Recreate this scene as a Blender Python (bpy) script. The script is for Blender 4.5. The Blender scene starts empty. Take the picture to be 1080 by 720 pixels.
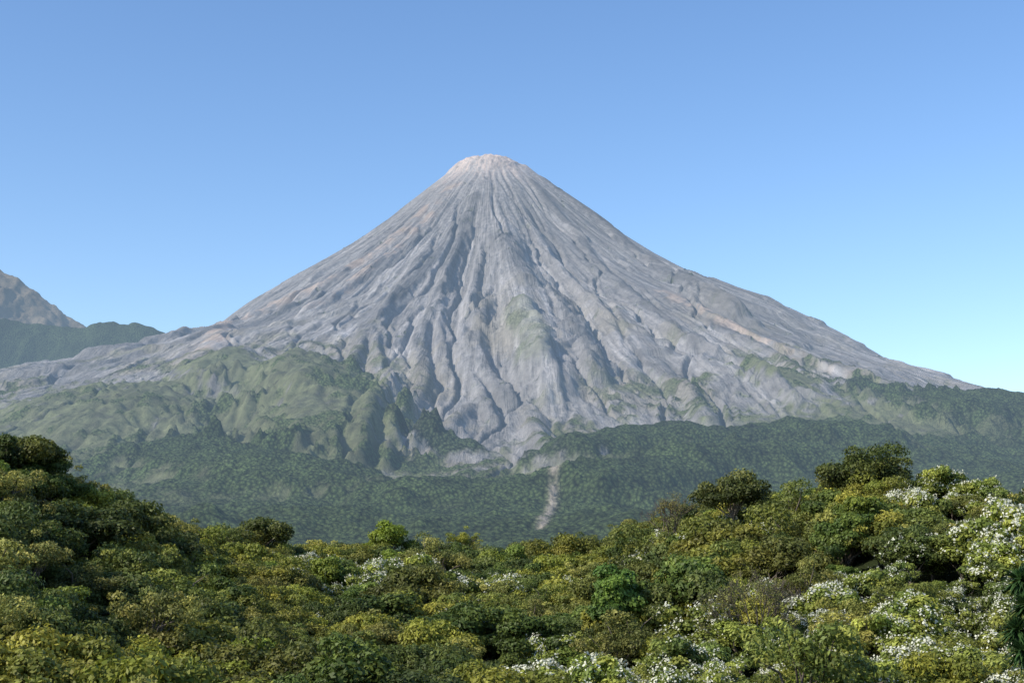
import bpy, math, numpy as np, time
from mathutils import Vector
T0=time.time()
rng=np.random.default_rng(7)
scene=bpy.context.scene
scene.view_settings.view_transform='Standard'
try: scene.view_settings.look='None'
except Exception: pass
scene.view_settings.exposure=0

# ------------------------------------------------------------ camera
CAMZ=40.0; FPX=1500.0; PITCH=math.atan(230/1500)
cd=bpy.data.cameras.new("camera"); cam=bpy.data.objects.new("camera",cd)
scene.collection.objects.link(cam); scene.camera=cam
cd.sensor_width=36; cd.lens=36*FPX/1080; cd.clip_start=0.5; cd.clip_end=120000
cam.location=(0,0,CAMZ); cam.rotation_euler=(math.radians(90)+PITCH,0,0)

def bearing(px,py):
    dx=(px-540)/FPX; v=(360-py)/FPX
    Y=math.cos(PITCH)-v*math.sin(PITCH); Z=math.sin(PITCH)+v*math.cos(PITCH)
    return dx/Y, Z/Y

# ------------------------------------------------------------ sun, sky
SUN_AZ=math.radians(-121); SUN_EL=math.radians(37)
sd=Vector((math.sin(SUN_AZ)*math.cos(SUN_EL),math.cos(SUN_AZ)*math.cos(SUN_EL),math.sin(SUN_EL)))
sl=bpy.data.lights.new("sun","SUN"); sl.energy=5.0; sl.angle=math.radians(0.5); sl.color=(1,0.93,0.81)
so=bpy.data.objects.new("sun",sl); scene.collection.objects.link(so)
so.rotation_euler=sd.to_track_quat('Z','Y').to_euler(); so.location=(-200,-200,400)
w=bpy.data.worlds.new("World"); scene.world=w; w.use_nodes=True
nt=w.node_tree; bg=nt.nodes['Background']
sky=nt.nodes.new('ShaderNodeTexSky'); sky.sky_type='NISHITA'; sky.sun_disc=False
sky.sun_elevation=SUN_EL; sky.sun_rotation=SUN_AZ; sky.air_density=1.0; sky.dust_density=0.9; sky.ozone_density=1.4; sky.altitude=600
hs=nt.nodes.new('ShaderNodeHueSaturation'); hs.inputs['Hue'].default_value=0.504; hs.inputs['Saturation'].default_value=1.17; hs.inputs['Value'].default_value=1.38
nt.links.new(sky.outputs[0],hs.inputs['Color']); nt.links.new(hs.outputs[0],bg.inputs[0]); bg.inputs[1].default_value=0.15

# ------------------------------------------------------------ noise
TAB=rng.random((256,256))
def vn(x,y,s=0):
    x=np.asarray(x,float)+s*17.31; y=np.asarray(y,float)+s*9.77
    xi=np.floor(x).astype(int); yi=np.floor(y).astype(int); fx=x-xi; fy=y-yi
    fx=fx*fx*fx*(fx*(fx*6-15)+10); fy=fy*fy*fy*(fy*(fy*6-15)+10)
    a=TAB[yi&255,xi&255]; b=TAB[yi&255,(xi+1)&255]; c=TAB[(yi+1)&255,xi&255]; d=TAB[(yi+1)&255,(xi+1)&255]
    return (a+(b-a)*fx)*(1-fy)+(c+(d-c)*fx)*fy
def fbm(x,y,o=5,s=0,g=0.5):
    t=0;A=1;n=0
    for i in range(o):
        t=t+A*(vn(x,y,s+i)*2-1); n+=A; A*=g
        x,y=(x*0.8-y*0.6)*2.03,(x*0.6+y*0.8)*2.03
    return t/n
def ridged(x,y,o=5,s=0):
    t=0;A=1;n=0
    for i in range(o):
        t=t+A*(1-np.abs(vn(x,y,s+i)*2-1)*1.6); n+=A; A*=0.52
        x,y=(x*0.8-y*0.6)*2.03,(x*0.6+y*0.8)*2.03
    return t/n
def ss(a,b,x):
    t=np.clip((x-a)/(b-a),0,1); return t*t*(3-2*t)

# ------------------------------------------------------------ volcano base shape
D=9500.0; ax,el=bearing(515,165); XC=D*ax; YC=D; ZP=CAMZ+D*el
def prof(pts):
    R=[];Z=[]
    for px,py in pts:
        ax,el=bearing(px,py); X=D*ax
        dl=0.2*abs(X-XC); Y=D-dl; X=Y*ax
        R.append(math.hypot(X-XC,dl)); Z.append(CAMZ+Y*el)
    return R,Z
LR,LZ=prof([(500,166),(490,170),(470,184),(440,208),(400,241),(350,275),(300,305),(250,338),(210,370),(180,391),(100,411),(0,416)])
RR,RZ=prof([(530,166),(541,171),(560,178),(600,208),(650,243),(700,277),(750,305),(800,324),(840,338),(870,354),(910,378),(960,406),(1000,420),(1080,436)])
LR=[0]+LR+[4600,6000,8000,11000]; LZ=[ZP]+LZ+[650,260,60,0]
RR=[0]+RR+[5000,6200,8000,11000]; RZ=[ZP]+RZ+[560,250,60,0]
FR=[0,100,300,600,1000,1500,2000,2500,3300,4000,5000,5800,6700,8000,11000]
FZ=[ZP,ZP-30,ZP-170,ZP-380,2080,1770,1515,1300,935,650,335,175,66,15,0]
def base(X,Y):
    dx=X-XC; dy=YC-Y; r=np.hypot(dx,dy)+1e-6
    s2=(dx/r)**2
    s2=np.where(dx<0,np.power(s2+1e-9,1-0.5*ss(1500,2600,r)),s2)
    side=np.where(dx<0,np.interp(r,LR,LZ),np.interp(r,RR,RZ))
    return side*s2+np.interp(r,FR,FZ)*(1-s2)
def onslope(px,py):
    ax,el=bearing(px,py); Y=np.arange(2500,10200,10.0); X=Y*ax; Z=CAMZ+Y*el
    hit=base(X,Y)>=Z
    i=int(np.argmax(hit)) if hit.any() else int(np.argmin(Z-base(X,Y)))
    return float(X[i]),float(Y[i])

GS=9.0
gx=np.arange(-4300,4300+1,GS); gy=np.arange(2500,11000+1,GS)
X,Y=np.meshgrid(gx,gy); NY,NX=X.shape
dx=X-XC; dy=YC-Y; r=np.hypot(dx,dy)+1e-6; ang=np.arctan2(dx,dy)
H=base(X,Y); H00=H.copy()
def stroke(pts,width):
    P=[onslope(*p) for p in pts]; best=np.full(X.shape,1e9); tt=np.zeros(X.shape); n=len(P)-1
    for i in range(n):
        (x0,y0),(x1,y1)=P[i],P[i+1]; vx,vy=x1-x0,y1-y0; L=vx*vx+vy*vy+1e-6
        t=np.clip(((X-x0)*vx+(Y-y0)*vy)/L,0,1); d=np.hypot(X-x0-t*vx,Y-y0-t*vy)
        m=d<best; best=np.where(m,d,best); tt=np.where(m,(i+t)/n,tt)
    return best/width,tt
wx=fbm(X/600,Y/600,3,3)
# radial buttresses, long and fairly straight
env=ss(350,1900,r)*(1-ss(4300,6500,r)*0.5)
a2=ang+wx*0.08
for f,A,s in ((8,46,1),(21,17,5),(47,7,9),(95,4,12)):
    n=vn(a2*f+40,r/4200+s,s)*2-1
    H+=A*(0.4-np.abs(n))*env*(0.6+0.8*vn(a2*5,r/900,s+200))
H+=fbm(X/800,Y/800,5,50)*42*ss(900,3200,r)
H+=fbm(X/140,Y/140,4,60)*(1+10*ss(2400,4200,r))
# overlapping lava flows running down the slope, each with levees and a rounded snout
fg=np.random.default_rng(21); flowedge=np.zeros(X.shape)
for i in range(34):
    a0=fg.uniform(-0.95,0.95); r0=fg.uniform(500,2200); r1=min(5200,r0+fg.uniform(900,2600)); wd_=fg.uniform(30,70)
    ac=a0+0.09*(vn(r/900,np.zeros_like(r)+i*3.3,i)*2-1)+0.03*(vn(r/260,np.zeros_like(r)+i*7.3,i)*2-1)
    wloc=wd_*(0.55+0.75*ss(r0,r1,r))*(1+0.35*(vn(r/140,ang*40,i+5)*2-1))
    d=np.abs(ang-ac)*r/wloc; d=np.hypot(d,np.maximum(r-r1,0)/wd_)
    k=np.exp(-d**6)*ss(r0,r0+500,r); k[r<r0]=0
    H+=fg.uniform(18,36)*k*(0.65+0.5*np.minimum(d,1)**3); flowedge=np.maximum(flowedge,k*ss(0.5,0.9,d))
darkm=np.zeros(X.shape); pinkm=np.zeros(X.shape); hillm=np.zeros(X.shape); forestm=np.zeros(X.shape); lobem=np.zeros(X.shape)
wob=1+0.55*fbm(X/100,Y/100,5,80,0.6)
def add(pts,width,h,kind=None,sharp=1.6,taper=0.25):
    global H,darkm,pinkm,hillm,forestm,lobem
    d,t=stroke(pts,width); d=d*wob
    k=np.exp(-np.power(d,sharp*1.5)); e=ss(-0.02,taper,t)*1.0 if taper>0 else 1
    H=H+h*k*(0.3+0.7*e)
    if kind=='dark': darkm=np.maximum(darkm,k)
    if kind=='pink': pinkm=np.maximum(pinkm,k)
    if kind=='hill': hillm=np.maximum(hillm,k)
    if kind=='forest': forestm=np.maximum(forestm,k)
    if kind=='lobe': lobem=np.maximum(lobem,k)
# rocky spines and lava tongues
add([(518,200),(526,240),(540,290),(558,330),(575,365),(588,392),(580,415)],140,78,None,2.2,0.3)
add([(530,262),(540,290),(555,318)],70,48,'dark',2.0,0.2)
add([(548,352),(560,378),(562,404)],80,80,'lobe',2.4,0)
add([(590,320),(605,352),(625,385),(632,408)],55,56,'dark',2.4,0.2)
add([(520,320),(505,345),(500,370),(518,400),(535,424)],36,52,'dark',2.4,0.2)
add([(508,250),(500,300),(492,340),(488,372),(505,410),(520,440)],28,36,None,2.2,0.2)
add([(480,195),(440,230),(395,268),(345,300),(290,328),(235,354)],45,28,'pink')
add([(235,354),(222,372),(195,390)],70,26,'pink')
add([(470,205),(430,255),(390,290),(350,322),(320,335)],36,28,'pink')
add([(575,190),(640,240),(690,280),(740,314),(778,340)],50,44,'dark',2.2)
add([(700,292),(740,316),(775,338)],65,30,'dark',2.0)
add([(560,190),(610,250),(650,300),(700,345),(735,380)],34,36,'dark')
add([(545,200),(590,290),(640,345),(672,400)],34,34,None)
add([(500,210),(470,290),(455,335),(440,366),(448,400),(440,420)],34,38,'dark',2.2)
add([(490,240),(470,300),(462,350),(470,390)],26,28,None)
add([(490,230),(430,310),(385,355),(372,380),(372,404)],30,36,'dark',2.2)
add([(450,270),(410,325),(395,360),(400,395),(420,420)],28,32,None,2.2)
add([(420,400),(395,440),(380,492)],30,40,None,2.2)
add([(445,415),(418,455),(408,492)],24,34,None,2.2)
add([(500,425),(470,450),(455,470)],36,38,'dark',2.2)
add([(560,430),(565,455),(575,475)],36,40,None,2.2)
add([(640,300),(720,370),(790,400),(840,432)],34,34,None)
add([(680,380),(730,420),(745,445)],40,40,'dark',2.2)
add([(700,310),(800,366),(880,394),(950,414)],50,32,'pink')
add([(750,345),(820,380),(850,405)],32,36,'dark',2.2)
# vegetated hills
add([(335,412),(345,440),(345,470)],250,115,'hill',2.4,0)
add([(230,398),(280,408),(310,430)],190,65,'hill',2,0)
add([(150,420),(190,436)],190,40,'hill',2,0)
add([(60,434),(110,450)],240,45,'hill',2,0)
add([(445,468),(480,472)],100,42,'forest',2,0)
add([(810,408),(840,418)],130,55,'hill',2,0)
add([(920,418),(960,424)],130,45,'forest',2,0)
add([(1010,446),(1075,446)],260,110,'forest',2,0)
add([(610,496),(700,482),(800,476),(900,480)],170,90,'forest',2.2,0)
add([(640,525),(740,505),(860,500)],150,75,'forest',2,0)
add([(430,530),(500,525),(545,528)],150,45,'forest',2,0)
add([(170,480),(260,500),(330,515)],200,60,'forest',2,0)

# ------------------------------------------------------------ run-off carving of gullies
def blur(a,n=1):
    for _ in range(n):
        a=(np.roll(a,1,0)+a*2+np.roll(a,-1,0))/4; a=(np.roll(a,1,1)+a*2+np.roll(a,-1,1))/4
    return a
flow=np.zeros(X.shape); NPAR=17000; pcx=(XC-gx[0])/GS; pcy=(YC-gy[0])/GS
NR=10
soft=0.55+0.45*ss(1.05,0.45,np.abs(ang))   # deepest gullies face the valley
for rd in range(NR):
    Hs=blur(H,1); Gy,Gx=np.gradient(Hs,GS)
    rr=np.power(rng.random(NPAR),0.8)*530; aa=(rng.random(NPAR)-0.5)*math.pi*1.2
    px=pcx+np.sin(aa)*rr; py=pcy-np.cos(aa)*rr
    vx=np.sin(aa)*1.0; vy=-np.cos(aa)*1.0
    Gxr=Gx.ravel(); Gyr=Gy.ravel(); trace=[]
    for st in range(250):
        ok=(px>2)&(px<NX-3)&(py>2)&(py<NY-3)
        if not ok.all(): px=px[ok];py=py[ok];vx=vx[ok];vy=vy[ok]
        if px.size==0: break
        ix=(px+0.5).astype(int); iy=(py+0.5).astype(int); idx=iy*NX+ix
        vx=vx*0.85-Gxr[idx]; vy=vy*0.85-Gyr[idx]
        n=np.hypot(vx,vy)+1e-9; vx/=n; vy/=n
        trace.append(idx)
        px=px+vx*0.95; py=py+vy*0.95
    Dm=np.bincount(np.concatenate(trace),minlength=NY*NX).reshape(NY,NX).astype(float); c=np.log1p(Dm/1.5)
    c1=blur(c,1); H-=soft*((0.85+0.6*ss(2500,4500,r))*(c1-0.7*blur(c,5))+1.1*(c1-blur(c1,2))); flow=flow*0.85+c1
flow/=flow.max()
print("erosion",time.time()-T0)
H+=fbm(X/40,Y/40,3,90)*(1+6.0*ss(2200,4200,r))+2.0*fbm(ang*150,r/500,3,93)*ss(400,1400,r)
# blunt crater rim
rim=(ridged(X/45,Y/45,3,70)-0.5)*20
H=np.maximum(H,ZP-14-np.power(r/180,3)*30+rim)
H+=22*np.exp(-((X-XC-255)**2+(Y-YC+20)**2)/(38**2))
# ------------------------------------------------------------ surface cover
def angr(pts):
    A=[];R_=[]
    for p in pts:
        x,y=onslope(*p); A.append(math.atan2(x-XC,YC-y)); R_.append(math.hypot(x-XC,YC-y))
    o=np.argsort(A); return np.interp(ang,np.array(A)[o],np.array(R_)[o])
rv=angr([(5,420),(60,420),(130,416),(200,410),(300,400),(360,410),(400,450),(430,488),(500,500),(600,480),(650,452),(750,428),(850,414),(930,404),(1000,416),(1075,436)])
rf=angr([(5,465),(100,485),(200,510),(300,515),(400,515),(500,524),(560,516),(620,492),(700,474),(800,468),(880,470),(950,452),(1000,442),(1075,440)])
n1=fbm(X/260,Y/260,5,101,0.6); n2=fbm(X/60,Y/60,4,111,0.6); n3=fbm(ang*60,r/1700,4,121); n4=fbm(ang*190,r/900,3,131); n5=fbm(X/25,Y/25,3,141)
veg=ss(-250,300,r-rv+n1*700+n2*500+n5*300-flow*900)
veg=np.maximum(veg,ss(0.25,0.7,hillm+n2*0.5+n5*0.3))
veg=np.maximum(veg,0.5*ss(0.45,0.9,lobem+n2*0.4))
veg=np.maximum(veg,0.6*ss(-1000,200,r-rv+n1*1000)*ss(-0.05,0.3,n2+n1*0.5-flow*0.3))
veg=np.maximum(veg,ss(50,500,r-rv)*ss(-0.6,-0.2,n2+n5*0.4-flow*0.3)*0.97)
fo=ss(-200,300,r-rf+n1*800+n2*450+n5*200)
fo=np.maximum(fo,ss(0.3,0.6,forestm+n2*0.5+n5*0.2)); fo=np.maximum(fo,veg*ss(0.05,0.4,n1+n2*0.9+n5*0.3)*0.85)
fo=np.maximum(fo,ss(100,500,r-rf)*ss(-0.8,-0.4,n2))
H+=fo*(vn(X/16,Y/16,161)*9+vn(X/37,Y/37,163)*11)+fo*np.maximum(0,ridged(X/420,Y/420,3,171)-0.3)*55*ss(0,900,r-rf)
# the near edge of this slope settles into the plain
ed=ss(0,500,Y-2500); H=H00+(H-H00)*ed-9*(1-ss(0,60,Y-2500))
def C(*c): return np.array(c)[None,None,:]
def mix(a,b,m): return a+(b-a)*m[...,None]
col=C(0.318,0.304,0.302)*(1+0.24*n3+0.26*n4+0.12*n5)[...,None]
fl=ss(0.2,0.7,flow)
col=mix(col,C(0.47,0.45,0.44),np.clip(fl*0.5+ss(0.1,0.5,n4+n3*0.7)*0.5,0,1))
col=mix(col,C(0.13,0.128,0.132),np.clip(darkm*1.1,0,1)*(0.6+0.5*n2))
col=mix(col,C(0.175,0.17,0.172),flowedge*0.5*ss(-0.3,0.2,n2))
col=mix(col,C(0.165,0.162,0.168),ss(0.10,0.38,fbm(ang*14,r/1300,4,151))*ss(400,1200,r)*(1-ss(3500,4500,r))*0.55)
col=mix(col,C(0.23,0.222,0.212),ss(3200,4300,r)*0.5)
col=mix(col,C(0.50,0.395,0.33),np.clip(pinkm*0.9,0,1)*ss(-0.4,0.3,n2))
top=(1-ss(80,480,r+n3*300+n5*80)); col=mix(col,C(0.70,0.57,0.50),top*0.9)
tan=ss(1700,3300,r)*ss(-0.1,0.4,n1)*0.5; col=mix(col,C(0.29,0.255,0.19),tan)
grass=C(0.14,0.155,0.07)*(1+0.5*n2+0.2*n3+0.5*n5)[...,None]
col=mix(col,grass,veg*0.86)
forest=C(0.047,0.07,0.025)*(1+0.6*n2+0.4*n1)[...,None]
col=mix(col,forest,fo*0.93)
d,t=stroke([(586,524),(581,540),(572,560)],11); sc=np.exp(-(d*wob)**2)*ss(-0.6,0.0,n5); col=mix(col,C(0.42,0.36,0.30),sc*0.9); fo=fo*(1-sc)
col=np.clip(col,0.01,0.8)
rock=np.clip(1-veg-fo,0,1)*ss(150,900,r)

def grid_mesh(name,X,Y,Z,col=None,aux=None,mat=None,rock=None):
    ny,nx=X.shape; me=bpy.data.meshes.new(name)
    v=np.stack([X,Y,Z],-1).reshape(-1,3).astype(np.float32)
    i=np.arange(ny*nx).reshape(ny,nx)
    q=np.stack([i[:-1,:-1],i[:-1,1:],i[1:,1:],i[1:,:-1]],-1).reshape(-1,4)
    me.vertices.add(len(v)); me.vertices.foreach_set("co",v.ravel())
    me.loops.add(q.size); me.loops.foreach_set("vertex_index",q.ravel().astype(np.int32))
    me.polygons.add(len(q)); me.polygons.foreach_set("loop_start",np.arange(0,q.size,4,dtype=np.int32))
    me.polygons.foreach_set("use_smooth",np.ones(len(q),bool))
    me.update(calc_edges=True)
    if col is not None:
        a=me.color_attributes.new("cover","FLOAT_COLOR","POINT")
        c=np.ones((ny*nx,4),np.float32); c[:,:3]=col.reshape(-1,3)
        a.data.foreach_set("color",c.ravel())
        b=me.attributes.new("woods","FLOAT","POINT"); b.data.foreach_set("value",aux.ravel().astype(np.float32))
        if rock is not None:
            b=me.attributes.new("rock","FLOAT","POINT"); b.data.foreach_set("value",rock.ravel().astype(np.float32))
    me.materials.append(mat); ob=bpy.data.objects.new(name,me); scene.collection.objects.link(ob); return ob

def new_mat(name):
    m=bpy.data.materials.new(name); m.use_nodes=True; n=m.node_tree
    return m,n,n.nodes['Principled BSDF'],n.nodes['Material Output']
def terrain_mat(name,s1=0.03,s2=0.085):
    m,n,p,o=new_mat(name); N=n.nodes; L=n.links
    def math_(op,a,b=None,c=None):
        q=N.new('ShaderNodeMath'); q.operation=op
        for i,vv in enumerate((a,b,c)):
            if vv is None: continue
            if isinstance(vv,(int,float)): q.inputs[i].default_value=vv
            else: L.new(vv,q.inputs[i])
        return q.outputs[0]
    at=N.new('ShaderNodeAttribute'); at.attribute_name="cover"
    wd=N.new('ShaderNodeAttribute'); wd.attribute_name="woods"
    rk=N.new('ShaderNodeAttribute'); rk.attribute_name="rock"
    g=N.new('ShaderNodeNewGeometry')
    sp=N.new('ShaderNodeSeparateXYZ'); L.new(g.outputs['Position'],sp.inputs[0])
    no=N.new('ShaderNodeTexNoise'); no.inputs['Scale'].default_value=s1; no.inputs['Detail'].default_value=9; no.inputs['Roughness'].default_value=0.75
    L.new(g.outputs['Position'],no.inputs['Vector'])
    # debris streaks fanning out from the summit
    ddx=math_('SUBTRACT',sp.outputs[0],float(XC)); ddy=math_('SUBTRACT',float(YC),sp.outputs[1])
    an=math_('ARCTAN2',ddx,ddy); rd_=math_('SQRT',math_('ADD',math_('MULTIPLY',ddx,ddx),math_('MULTIPLY',ddy,ddy)))
    cv=N.new('ShaderNodeCombineXYZ'); L.new(math_('MULTIPLY',an,85.0),cv.inputs[0]); L.new(math_('DIVIDE',rd_,420.0),cv.inputs[1])
    st=N.new('ShaderNodeTexNoise'); st.inputs['Scale'].default_value=1.0; st.inputs['Detail'].default_value=5; st.inputs['Roughness'].default_value=0.7; st.inputs['Distortion'].default_value=0.35
    L.new(cv.outputs[0],st.inputs['Vector'])
    sr=N.new('ShaderNodeMapRange'); sr.inputs['From Min'].default_value=0.32; sr.inputs['From Max'].default_value=0.68; sr.inputs['To Min'].default_value=0.70; sr.inputs['To Max'].default_value=1.30
    L.new(st.outputs['Fac'],sr.inputs['Value'])
    mxs=N.new('ShaderNodeMix'); mxs.data_type='FLOAT'; L.new(rk.outputs['Fac'],mxs.inputs[0]); mxs.inputs[2].default_value=1.0; L.new(sr.outputs[0],mxs.inputs[3])
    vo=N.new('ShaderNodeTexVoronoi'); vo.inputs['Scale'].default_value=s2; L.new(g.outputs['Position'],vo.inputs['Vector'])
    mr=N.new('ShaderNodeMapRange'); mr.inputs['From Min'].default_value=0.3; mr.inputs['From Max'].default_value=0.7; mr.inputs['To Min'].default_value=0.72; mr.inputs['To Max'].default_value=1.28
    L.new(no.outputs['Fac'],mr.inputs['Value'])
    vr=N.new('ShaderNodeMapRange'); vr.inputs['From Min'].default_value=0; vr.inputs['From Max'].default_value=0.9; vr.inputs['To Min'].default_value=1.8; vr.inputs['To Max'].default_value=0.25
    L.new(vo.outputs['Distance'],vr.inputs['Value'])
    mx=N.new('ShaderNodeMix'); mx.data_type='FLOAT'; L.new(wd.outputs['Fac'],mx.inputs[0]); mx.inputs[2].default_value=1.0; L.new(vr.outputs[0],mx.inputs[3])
    mu=math_('MULTIPLY',math_('MULTIPLY',mr.outputs[0],mx.outputs[0]),mxs.outputs[0])
    vm=N.new('ShaderNodeVectorMath'); vm.operation='SCALE'; L.new(at.outputs['Color'],vm.inputs[0]); L.new(mu,vm.inputs['Scale'])
    L.new(vm.outputs[0],p.inputs['Base Color']); p.inputs['Roughness'].default_value=0.95; p.inputs['Specular IOR Level'].default_value=0.1
    h1=math_('MULTIPLY',no.outputs['Fac'],16.0)
    h2=math_('MULTIPLY',math_('MULTIPLY',st.outputs['Fac'],26.0),rk.outputs['Fac'])
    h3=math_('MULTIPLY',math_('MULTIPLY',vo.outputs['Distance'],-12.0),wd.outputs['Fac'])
    b=N.new('ShaderNodeBump'); b.inputs['Strength'].default_value=1; b.inputs['Distance'].default_value=1.0
    L.new(math_('ADD',math_('ADD',h1,h2),h3),b.inputs['Height']); L.new(b.outputs[0],p.inputs['Normal'])
    # aerial haze painted into the surface: bluish glow mixed in by world position
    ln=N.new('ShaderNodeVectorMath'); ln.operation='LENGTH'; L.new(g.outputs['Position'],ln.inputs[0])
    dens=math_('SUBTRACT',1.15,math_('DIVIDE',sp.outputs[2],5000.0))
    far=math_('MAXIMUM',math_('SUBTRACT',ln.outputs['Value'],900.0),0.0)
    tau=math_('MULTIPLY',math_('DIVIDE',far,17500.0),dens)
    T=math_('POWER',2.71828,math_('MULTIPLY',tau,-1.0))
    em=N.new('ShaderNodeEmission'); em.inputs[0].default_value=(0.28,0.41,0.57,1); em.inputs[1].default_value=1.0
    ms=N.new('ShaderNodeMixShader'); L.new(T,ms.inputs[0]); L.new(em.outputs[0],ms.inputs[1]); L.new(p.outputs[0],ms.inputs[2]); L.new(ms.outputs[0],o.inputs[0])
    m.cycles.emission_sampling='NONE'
    return m
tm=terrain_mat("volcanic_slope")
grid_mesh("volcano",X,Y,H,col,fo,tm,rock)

# ------------------------------------------------------------ background mountains
def mountain(name,pts,dist,depth,seed,colr,green,step=22,rough=90):
    xs=[];zs=[]
    for px,py in pts:
        a,e=bearing(px,py); xs.append(dist*a); zs.append(CAMZ+dist*e)
    gx=np.arange(xs[0],xs[-1],step); gy=np.arange(dist-depth,dist+depth*0.7,step); X,Y=np.meshgrid(gx,gy)
    crest=np.interp(X,xs,zs); k=np.abs(Y-dist+fbm(X/900,Y*0,3,seed)*200)/depth
    Z=crest*(1-np.power(k,1.05)*0.85)
    Z+=(ridged(X/520,Y/1300,6,seed)-0.45)*rough*3.2*ss(0.0,0.3,k+0.05)+fbm(X/110,Y/110,5,seed+3)*rough*0.4
    n=fbm(X/160,Y/300,5,seed+9,0.6)
    c=np.array(colr)[None,None,:]*(1+0.9*n)[...,None]; g=ss(green-250,green+250,-Z+n*500+green*2)
    f=np.array((0.05,0.07,0.03))[None,None,:]*(1+0.6*n)[...,None]
    c=c+(f-c)*g[...,None]
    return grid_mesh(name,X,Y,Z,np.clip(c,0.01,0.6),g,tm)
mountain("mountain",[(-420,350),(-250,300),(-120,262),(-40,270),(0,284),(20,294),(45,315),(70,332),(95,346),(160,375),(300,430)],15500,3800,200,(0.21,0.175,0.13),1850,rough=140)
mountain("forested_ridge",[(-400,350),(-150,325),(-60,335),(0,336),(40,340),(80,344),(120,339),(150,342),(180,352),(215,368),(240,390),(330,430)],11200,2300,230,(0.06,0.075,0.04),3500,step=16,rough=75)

# ------------------------------------------------------------ foreground hills
SKY=[(-200,420),(0,472),(40,480),(90,518),(130,537),(200,560),(300,575),(400,580),(500,580),(570,579),(620,574),(660,560),(700,545),(760,526),(850,518),(900,502),(950,498),(1000,502),(1080,510),(1280,505)]
SA=[bearing(*p)[0] for p in SKY]; SE=[bearing(*p)[1] for p in SKY]
CA=[-0.5,-0.36,-0.22,-0.1,0.04,0.1,0.25,0.36,0.5]; CD=[215,230,280,340,350,310,255,240,235]
def canopy(X,Y):
    d=np.hypot(X,Y)+1e-6; a=X/np.maximum(Y,0.15*d); a=np.clip(a,-0.6,0.6)
    c=np.interp(a,CA,CD); hc=np.interp(a,SA,SE)*c
    z0=-13.5; t=np.clip((d-110)/(c-110),0,1)
    h=z0+(hc-z0)*np.power(t,1.12)
    h=np.where(d>c,hc-(d-c)*0.2,h); h=np.where(d<110,-1-12.5*d/110,h)
    return CAMZ+np.maximum(h,-60)
def near_ground(X,Y):
    d=np.hypot(X,Y); z=canopy(X,Y)-7.0*ss(10,90,d)-0.7
    return z
u=np.linspace(-1,1,560); cs=np.sign(u)*np.abs(u)**4*60000
GX,GY=np.meshgrid(cs,cs)
B=base(GX,GY)
edge=np.minimum(np.minimum(GX+4300,4300-GX),np.minimum(GY-2560,11000-GY))
B=B-90*ss(60,600,edge)-1.0
dd=np.hypot(GX,GY); k=ss(450,1500,dd); GZ=near_ground(GX,GY)*(1-k)+B*k
gn=fbm(GX/40,GY/40,4,400)
gc=np.array([0.05,0.068,0.025])[None,None,:]*(1+0.6*gn)[...,None]
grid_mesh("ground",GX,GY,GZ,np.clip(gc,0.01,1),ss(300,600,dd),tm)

# ------------------------------------------------------------ vegetation materials
def leaf_mat():
    m,n,p,o=new_mat("foliage"); N=n.nodes; L=n.links
    at=N.new('ShaderNodeAttribute'); at.attribute_name="leaf"
    oi=N.new('ShaderNodeObjectInfo')
    mm=N.new('ShaderNodeMix'); mm.data_type='RGBA'; mm.blend_type='MULTIPLY'; mm.inputs[0].default_value=1
    L.new(at.outputs['Color'],mm.inputs[6]); L.new(oi.outputs['Color'],mm.inputs[7])
    L.new(mm.outputs[2],p.inputs['Base Color']); p.inputs['Roughness'].default_value=0.55; p.inputs['Specular IOR Level'].default_value=0.3
    tr=N.new('ShaderNodeBsdfTranslucent'); L.new(mm.outputs[2],tr.inputs[0])
    ms=N.new('ShaderNodeMixShader'); ms.inputs[0].default_value=0.3
    L.new(p.outputs[0],ms.inputs[1]); L.new(tr.outputs[0],ms.inputs[2]); L.new(ms.outputs[0],o.inputs[0]); return m
LM=leaf_mat()
BM,n,p,o=new_mat("bark"); p.inputs['Roughness'].default_value=0.9
no=n.nodes.new('ShaderNodeTexNoise'); no.inputs['Scale'].default_value=6
cr=n.nodes.new('ShaderNodeValToRGB'); cr.color_ramp.elements[0].color=(0.06,0.048,0.035,1); cr.color_ramp.elements[1].color=(0.19,0.155,0.12,1)
n.links.new(no.outputs['Fac'],cr.inputs[0]); n.links.new(cr.outputs[0],p.inputs['Base Color'])
FM,n,p,o=new_mat("white_blossom"); p.inputs['Base Color'].default_value=(0.54,0.54,0.42,1); p.inputs['Roughness'].default_value=0.7

def tube(V,F,p0,p1,r0,r1,k=5):
    p0=np.array(p0,float);p1=np.array(p1,float); d=p1-p0; d/=np.linalg.norm(d)+1e-9
    a=np.cross(d,[0.3,0.9,0.2]); a/=np.linalg.norm(a)+1e-9; b=np.cross(d,a); s=len(V)
    for P,R in((p0,r0),(p1,r1)):
        for i in range(k):
            t=2*math.pi*i/k; V.append(P+(a*math.cos(t)+b*math.sin(t))*R)
    for i in range(k): F.append((s+i,s+(i+1)%k,s+k+(i+1)%k,s+k+i))
def limb(V,F,p0,p1,r0,r1,g,seg=3):
    p0=np.array(p0,float);p1=np.array(p1,float); prev=p0; L=np.linalg.norm(p1-p0)
    for i in range(1,seg+1):
        t=i/seg; q=p0+(p1-p0)*t+(g.normal(0,0.05*L,3) if i<seg else 0)
        q=q+np.array([0,0,0.12*L*math.sin(math.pi*t)])
        tube(V,F,prev,q,r0+(r1-r0)*(i-1)/seg,r0+(r1-r0)*t); prev=q
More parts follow.
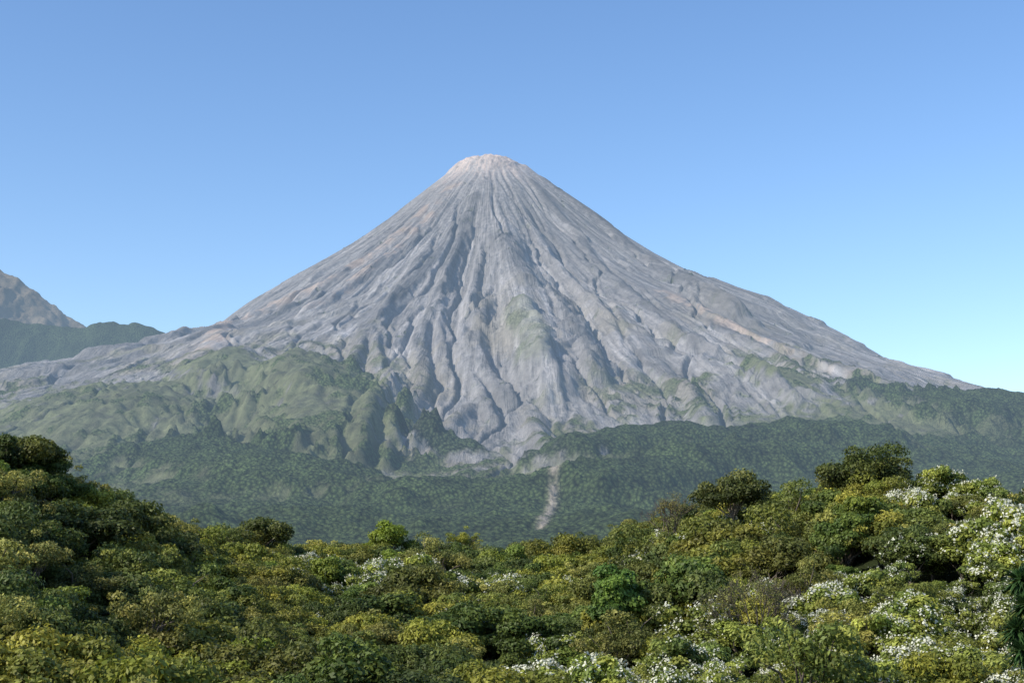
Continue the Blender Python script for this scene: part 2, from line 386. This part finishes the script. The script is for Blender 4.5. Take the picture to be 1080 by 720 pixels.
def leaves(P,Nrm,ln,wd,g):
    n=len(P); Nrm=Nrm/(np.linalg.norm(Nrm,axis=1,keepdims=True)+1e-9)
    t=g.normal(0,1,(n,3)); t-=Nrm*(t*Nrm).sum(1,keepdims=True); t/=np.linalg.norm(t,axis=1,keepdims=True)+1e-9
    b=np.cross(Nrm,t); l=ln*(0.6+0.8*g.random((n,1))); w_=wd*(0.6+0.8*g.random((n,1)))
    return np.stack([P-t*l/2,P+b*w_/2-t*l*0.05,P+t*l/2,P-b*w_/2],1).reshape(-1,3)
def mesh_from(name,V,F,LV,LC,nfl=0,mats=None):
    nb=len(V); allv=np.concatenate([np.array(V).reshape(-1,3),LV]) if nb else LV
    nl=len(LV)//4; lf=(np.arange(nl*4)+nb).reshape(-1,4)
    q=np.concatenate([np.array(F).reshape(-1,4),lf]) if nb else lf
    me=bpy.data.meshes.new(name); me.vertices.add(len(allv)); me.vertices.foreach_set("co",allv.astype(np.float32).ravel())
    me.loops.add(q.size); me.loops.foreach_set("vertex_index",q.ravel().astype(np.int32))
    me.polygons.add(len(q)); me.polygons.foreach_set("loop_start",np.arange(0,q.size,4,dtype=np.int32))
    mi=np.zeros(len(q),np.int32); mi[:len(F)]=1
    if nfl: mi[-nfl:]=2
    me.polygons.foreach_set("material_index",mi); me.update(calc_edges=True)
    a=me.color_attributes.new("leaf","FLOAT_COLOR","POINT"); c=np.ones((len(allv),4),np.float32)
    c[nb:,:3]=np.repeat(LC,4,axis=0); a.data.foreach_set("color",c.ravel())
    for mt in (LM,BM,FM): me.materials.append(mt)
    return me
def unit(g,n):
    v=g.normal(0,1,(n,3)); return v/np.linalg.norm(v,axis=1,keepdims=True)
def tree_mesh(name,seed,R=4,ht=8,flat=0.55,npuff=26,nleaf=9000,ln=0.34,wd=0.2,flower=0,dens=1.0,pr=(0.22,0.38),lumpy=0.25):
    g=np.random.default_rng(seed); V=[];F=[]
    cz=ht-R*flat*1.05
    u_=unit(g,npuff); u_[:,2]=np.abs(u_[:,2])*1.1-0.25
    rad=R*(0.35+0.5*np.sqrt(g.random(npuff))); skew=1+g.normal(0,lumpy,npuff)
    PC=np.stack([u_[:,0]*rad*skew,u_[:,1]*rad*skew,cz+u_[:,2]*rad*flat*1.25*skew],1)
    PR=R*(pr[0]+(pr[1]-pr[0])*g.random(npuff))
    lean=g.normal(0,0.3,2); fork=np.array([lean[0],lean[1],ht*0.32])
    limb(V,F,(0,0,-1.6),fork,0.26,0.19,g,3)
    for i in range(npuff):
        if i%2==0: limb(V,F,fork,PC[i]-np.array([0,0,PR[i]*0.3]),0.11,0.03,g,3)
    pk=g.choice(npuff,nleaf,p=PR**2/np.sum(PR**2)); d=unit(g,nleaf); low=d[:,2]<-0.1; d[low,2]*=np.where(g.random(low.sum())<0.6,-1,1)
    rr=PR[pk]*(0.62+0.42*np.sqrt(g.random(nleaf)))*(1+0.22*np.sin(d[:,0]*7+pk)*np.cos(d[:,1]*8+pk*2))
    P=PC[pk]+d*rr[:,None]*np.array([1,1,0.66])
    sub=g.random(npuff)
    nr=d*0.9+g.normal(0,0.55,(nleaf,3))+np.array([0,0,0.35])
    LV=leaves(P,nr,ln,wd,g)
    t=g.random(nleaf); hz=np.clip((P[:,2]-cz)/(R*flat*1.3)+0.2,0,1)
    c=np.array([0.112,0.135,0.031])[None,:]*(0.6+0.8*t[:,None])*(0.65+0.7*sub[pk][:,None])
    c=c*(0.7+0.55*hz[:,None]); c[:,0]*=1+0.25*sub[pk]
    nf=0
    if flower:
        hot=g.random(npuff)<0.75
        nf=int(flower)
        cand=np.where(hot)[0]; nb_=max(8,nf//8); bd=unit(g,nb_); bd[:,2]=np.abs(bd[:,2])*1.2; bp=g.choice(cand,nb_)
        bi=g.integers(0,nb_,nf)
        P2=PC[bp[bi]]+bd[bi]*PR[bp[bi]][:,None]*1.05*np.array([1,1,0.66])+g.normal(0,0.15,(nf,3))
        LV=np.concatenate([LV,leaves(P2,bd[bi]+g.normal(0,0.5,(nf,3)),0.19,0.16,g)]); c=np.concatenate([c,np.ones((nf,3))])
    return mesh_from(name,V,F,LV,np.clip(c,0.005,1),nf)
M={}
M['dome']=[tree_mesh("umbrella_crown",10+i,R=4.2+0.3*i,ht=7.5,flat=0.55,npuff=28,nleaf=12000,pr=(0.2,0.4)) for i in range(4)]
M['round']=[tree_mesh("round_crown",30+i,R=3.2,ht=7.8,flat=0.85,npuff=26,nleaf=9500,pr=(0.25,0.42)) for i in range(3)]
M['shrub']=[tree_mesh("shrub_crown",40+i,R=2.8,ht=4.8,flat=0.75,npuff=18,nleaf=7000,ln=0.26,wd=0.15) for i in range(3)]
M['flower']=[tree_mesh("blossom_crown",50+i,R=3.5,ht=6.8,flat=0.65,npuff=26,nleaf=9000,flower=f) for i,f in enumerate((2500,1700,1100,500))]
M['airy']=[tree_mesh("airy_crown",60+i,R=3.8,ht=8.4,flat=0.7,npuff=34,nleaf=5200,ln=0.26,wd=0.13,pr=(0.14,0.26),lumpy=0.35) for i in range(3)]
print("tree meshes",time.time()-T0)
PAL={'dome':[(1.0,1.0,0.9),(1.4,1.32,0.9),(0.6,0.72,0.7),(1.15,1.1,0.8),(0.75,0.9,0.8),(1.5,1.5,0.95),(0.5,0.62,0.6)],
 'round':[(0.85,1.1,0.9),(0.65,0.85,0.7),(1.2,1.45,0.9),(0.5,0.68,0.6)],
 'shrub':[(1.55,1.7,1.2),(1.15,1.4,1.1),(1.8,1.9,1.4),(0.85,1.0,0.8),(1.65,1.5,1.3)],
 'flower':[(1.3,1.4,1.2),(1.5,1.65,1.3),(0.9,1.1,1.0),(1.6,1.75,1.4)],
 'airy':[(1.5,1.42,1.5),(1.75,1.62,1.6),(1.2,1.3,1.1)]}
forest_root=bpy.data.objects.new("forest",None); scene.collection.objects.link(forest_root)
fc=bpy.data.collections.new("forest_trees"); scene.collection.children.link(fc)
g=np.random.default_rng(99); cnt=0
def put(me,x,y,z,s,rot,colr,parent=forest_root,name="tree",coll=None):
    ob=bpy.data.objects.new(name,me); (coll or fc).objects.link(ob); ob.location=(x,y,z)
    ob.scale=(s[0],s[1],s[2]) if isinstance(s,tuple) else (s,s,s)
    ob.rotation_euler=(g.normal(0,0.06),g.normal(0,0.06),rot); ob.color=(*colr,1)
    if parent is not None: ob.parent=parent
    return ob
sp=5.9
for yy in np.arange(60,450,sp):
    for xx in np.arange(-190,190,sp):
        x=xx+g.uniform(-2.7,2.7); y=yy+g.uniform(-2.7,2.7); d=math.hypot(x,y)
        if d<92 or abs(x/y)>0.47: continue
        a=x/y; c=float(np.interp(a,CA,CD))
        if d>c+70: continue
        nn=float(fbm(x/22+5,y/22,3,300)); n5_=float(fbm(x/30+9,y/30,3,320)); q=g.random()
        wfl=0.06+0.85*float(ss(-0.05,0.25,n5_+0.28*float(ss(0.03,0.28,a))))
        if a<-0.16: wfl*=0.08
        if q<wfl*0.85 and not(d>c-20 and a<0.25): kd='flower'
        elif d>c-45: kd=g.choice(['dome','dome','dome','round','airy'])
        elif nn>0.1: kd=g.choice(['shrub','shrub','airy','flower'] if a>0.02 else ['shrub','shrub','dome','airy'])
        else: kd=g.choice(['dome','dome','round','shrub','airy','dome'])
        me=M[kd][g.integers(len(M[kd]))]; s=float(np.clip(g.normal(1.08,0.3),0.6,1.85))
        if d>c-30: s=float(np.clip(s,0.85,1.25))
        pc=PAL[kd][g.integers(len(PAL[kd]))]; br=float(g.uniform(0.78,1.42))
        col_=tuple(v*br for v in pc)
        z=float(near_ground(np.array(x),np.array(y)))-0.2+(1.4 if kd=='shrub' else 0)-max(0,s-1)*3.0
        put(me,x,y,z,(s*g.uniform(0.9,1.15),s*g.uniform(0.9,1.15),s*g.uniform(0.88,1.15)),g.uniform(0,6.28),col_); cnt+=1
print("trees",cnt)

# ---------------------------------------------------------- individual trees that stand out
def at(px,py,d):
    a,e=bearing(px,py); k=d/math.hypot(1,a); return a*k,k,CAMZ+e*k
def single(name,me,px,pytop,d,ht,s,colr):
    x,y,z=at(px,pytop,d); return put(me,x,y,z-ht*s,s,g.uniform(0,6.28),colr,parent=None,name=name,coll=scene.collection)
single("yellow_green_tree",M['round'][0],412,551,325,7.8,1.6,(1.6,1.9,0.9))
single("yellow_green_tree",M['airy'][1],490,556,335,8.4,1.2,(1.8,1.8,1.0))
single("broadleaf_tree",tree_mesh("broadleaf_crown",77,R=3.6,ht=8,flat=0.9,npuff=26,nleaf=12000,ln=0.42,wd=0.28,pr=(0.27,0.42)),655,600,184,8,1.15,(0.95,1.45,1.1))
single("umbrella_tree",M['dome'][1],770,500,250,7.5,1.5,(0.75,0.8,0.8))
single("umbrella_tree",M['dome'][3],908,474,250,7.5,1.5,(0.7,0.8,0.7))
single("umbrella_tree",M['dome'][2],268,548,298,7.5,1.6,(0.75,0.8,0.7))
single("umbrella_tree",M['dome'][0],30,460,232,7.5,1.5,(0.8,0.85,0.7))
single("umbrella_tree",M['dome'][2],130,530,225,7.5,1.5,(0.65,0.75,0.7))
def bare_mesh(name,seed,ht):
    g2=np.random.default_rng(seed);V=[];F=[]
    def br(p,d,L,r_,k):
        q=p+d*L; tube(V,F,p,q,r_,r_*0.65,4)
        if k==0: return
        for _ in range(3 if k>1 else 4):
            nd=d+g2.normal(0,0.42,3)+np.array([0,0,0.12]); nd/=np.linalg.norm(nd); br(q,nd,L*g2.uniform(0.6,0.85),r_*0.6,k-1)
    for _ in range(4):
        d0=np.array([g2.normal(0,0.35),g2.normal(0,0.35),1.0]); d0/=np.linalg.norm(d0); br(np.array([0,0,-0.3]),d0,ht*0.3,0.13,5)
    P=np.array(V)[g2.integers(len(V)//2,len(V),1500)]+g2.normal(0,0.1,(1500,3))
    return mesh_from(name,V,F,leaves(P,g2.normal(0,1,(1500,3)),0.22,0.12,g2),np.tile([[0.17,0.17,0.06]],(1500,1)))
bmA=bare_mesh("bare_branches",5,7.5); bmB=bare_mesh("bare_branches",6,7.5)
single("bare_tree",bmA,795,576,168,9.5,1.3,(1.3,1.3,1))
single("bare_tree",bmB,705,505,258,9.5,1.2,(1.3,1.2,1))
single("bare_tree",bmB,60,600,185,9.5,0.9,(1.3,1.2,1))
# yucca: trunk with many sword-leaf rosettes
def yucca():
    g2=np.random.default_rng(3);V=[];F=[];LVs=[];LC=[]
    heads=[(0,0,12.6),(-0.9,0.4,11.7),(0.9,-0.3,11.5),(0.3,0.8,10.7),(-0.5,-0.8,10.2),(-1.3,0.3,9.5),(0.8,-0.4,9.6),(0,-0.9,8.8),(-0.9,-0.4,8.0),(0.5,-0.8,7.4),(-0.3,-0.8,9.6),(0.2,-0.6,11.0),(-1.2,-0.3,10.6),(-0.4,-0.9,7.0),(-1.5,-0.2,8.6),(1.2,-0.5,8.4),(0.1,-0.9,8.0)]
    limb(V,F,(0,0,-1.5),(0,0,7.0),0.3,0.2,g2)
    for h in heads:
        h=np.array(h,float); limb(V,F,(0,0,max(2.0,h[2]-3.5)),h,0.1,0.07,g2)
        for _ in range(190):
            d=unit(g2,1)[0]; d[2]=d[2]*0.85+0.2; d/=np.linalg.norm(d); s=np.cross(d,[0,0,1.0]); s/=np.linalg.norm(s)+1e-9
            L=g2.uniform(0.7,1.1); w_=0.07; mid=h+d*L*0.5; tip=h+d*L+np.array([0,0,-0.18*L])
            LVs.append([h,mid+s*w_,tip,mid-s*w_]); LC.append(np.array([0.05,0.095,0.03])*g2.uniform(0.6,1.5))
    return mesh_from("yucca_leaves",V,F,np.array(LVs).reshape(-1,3),np.array(LC))
yo=single("yucca_tree",yucca(),1096,572,66,13.4,0.95,(1,1.1,1)); yo.rotation_euler=(0,0,0.4)
print("done",time.time()-T0)
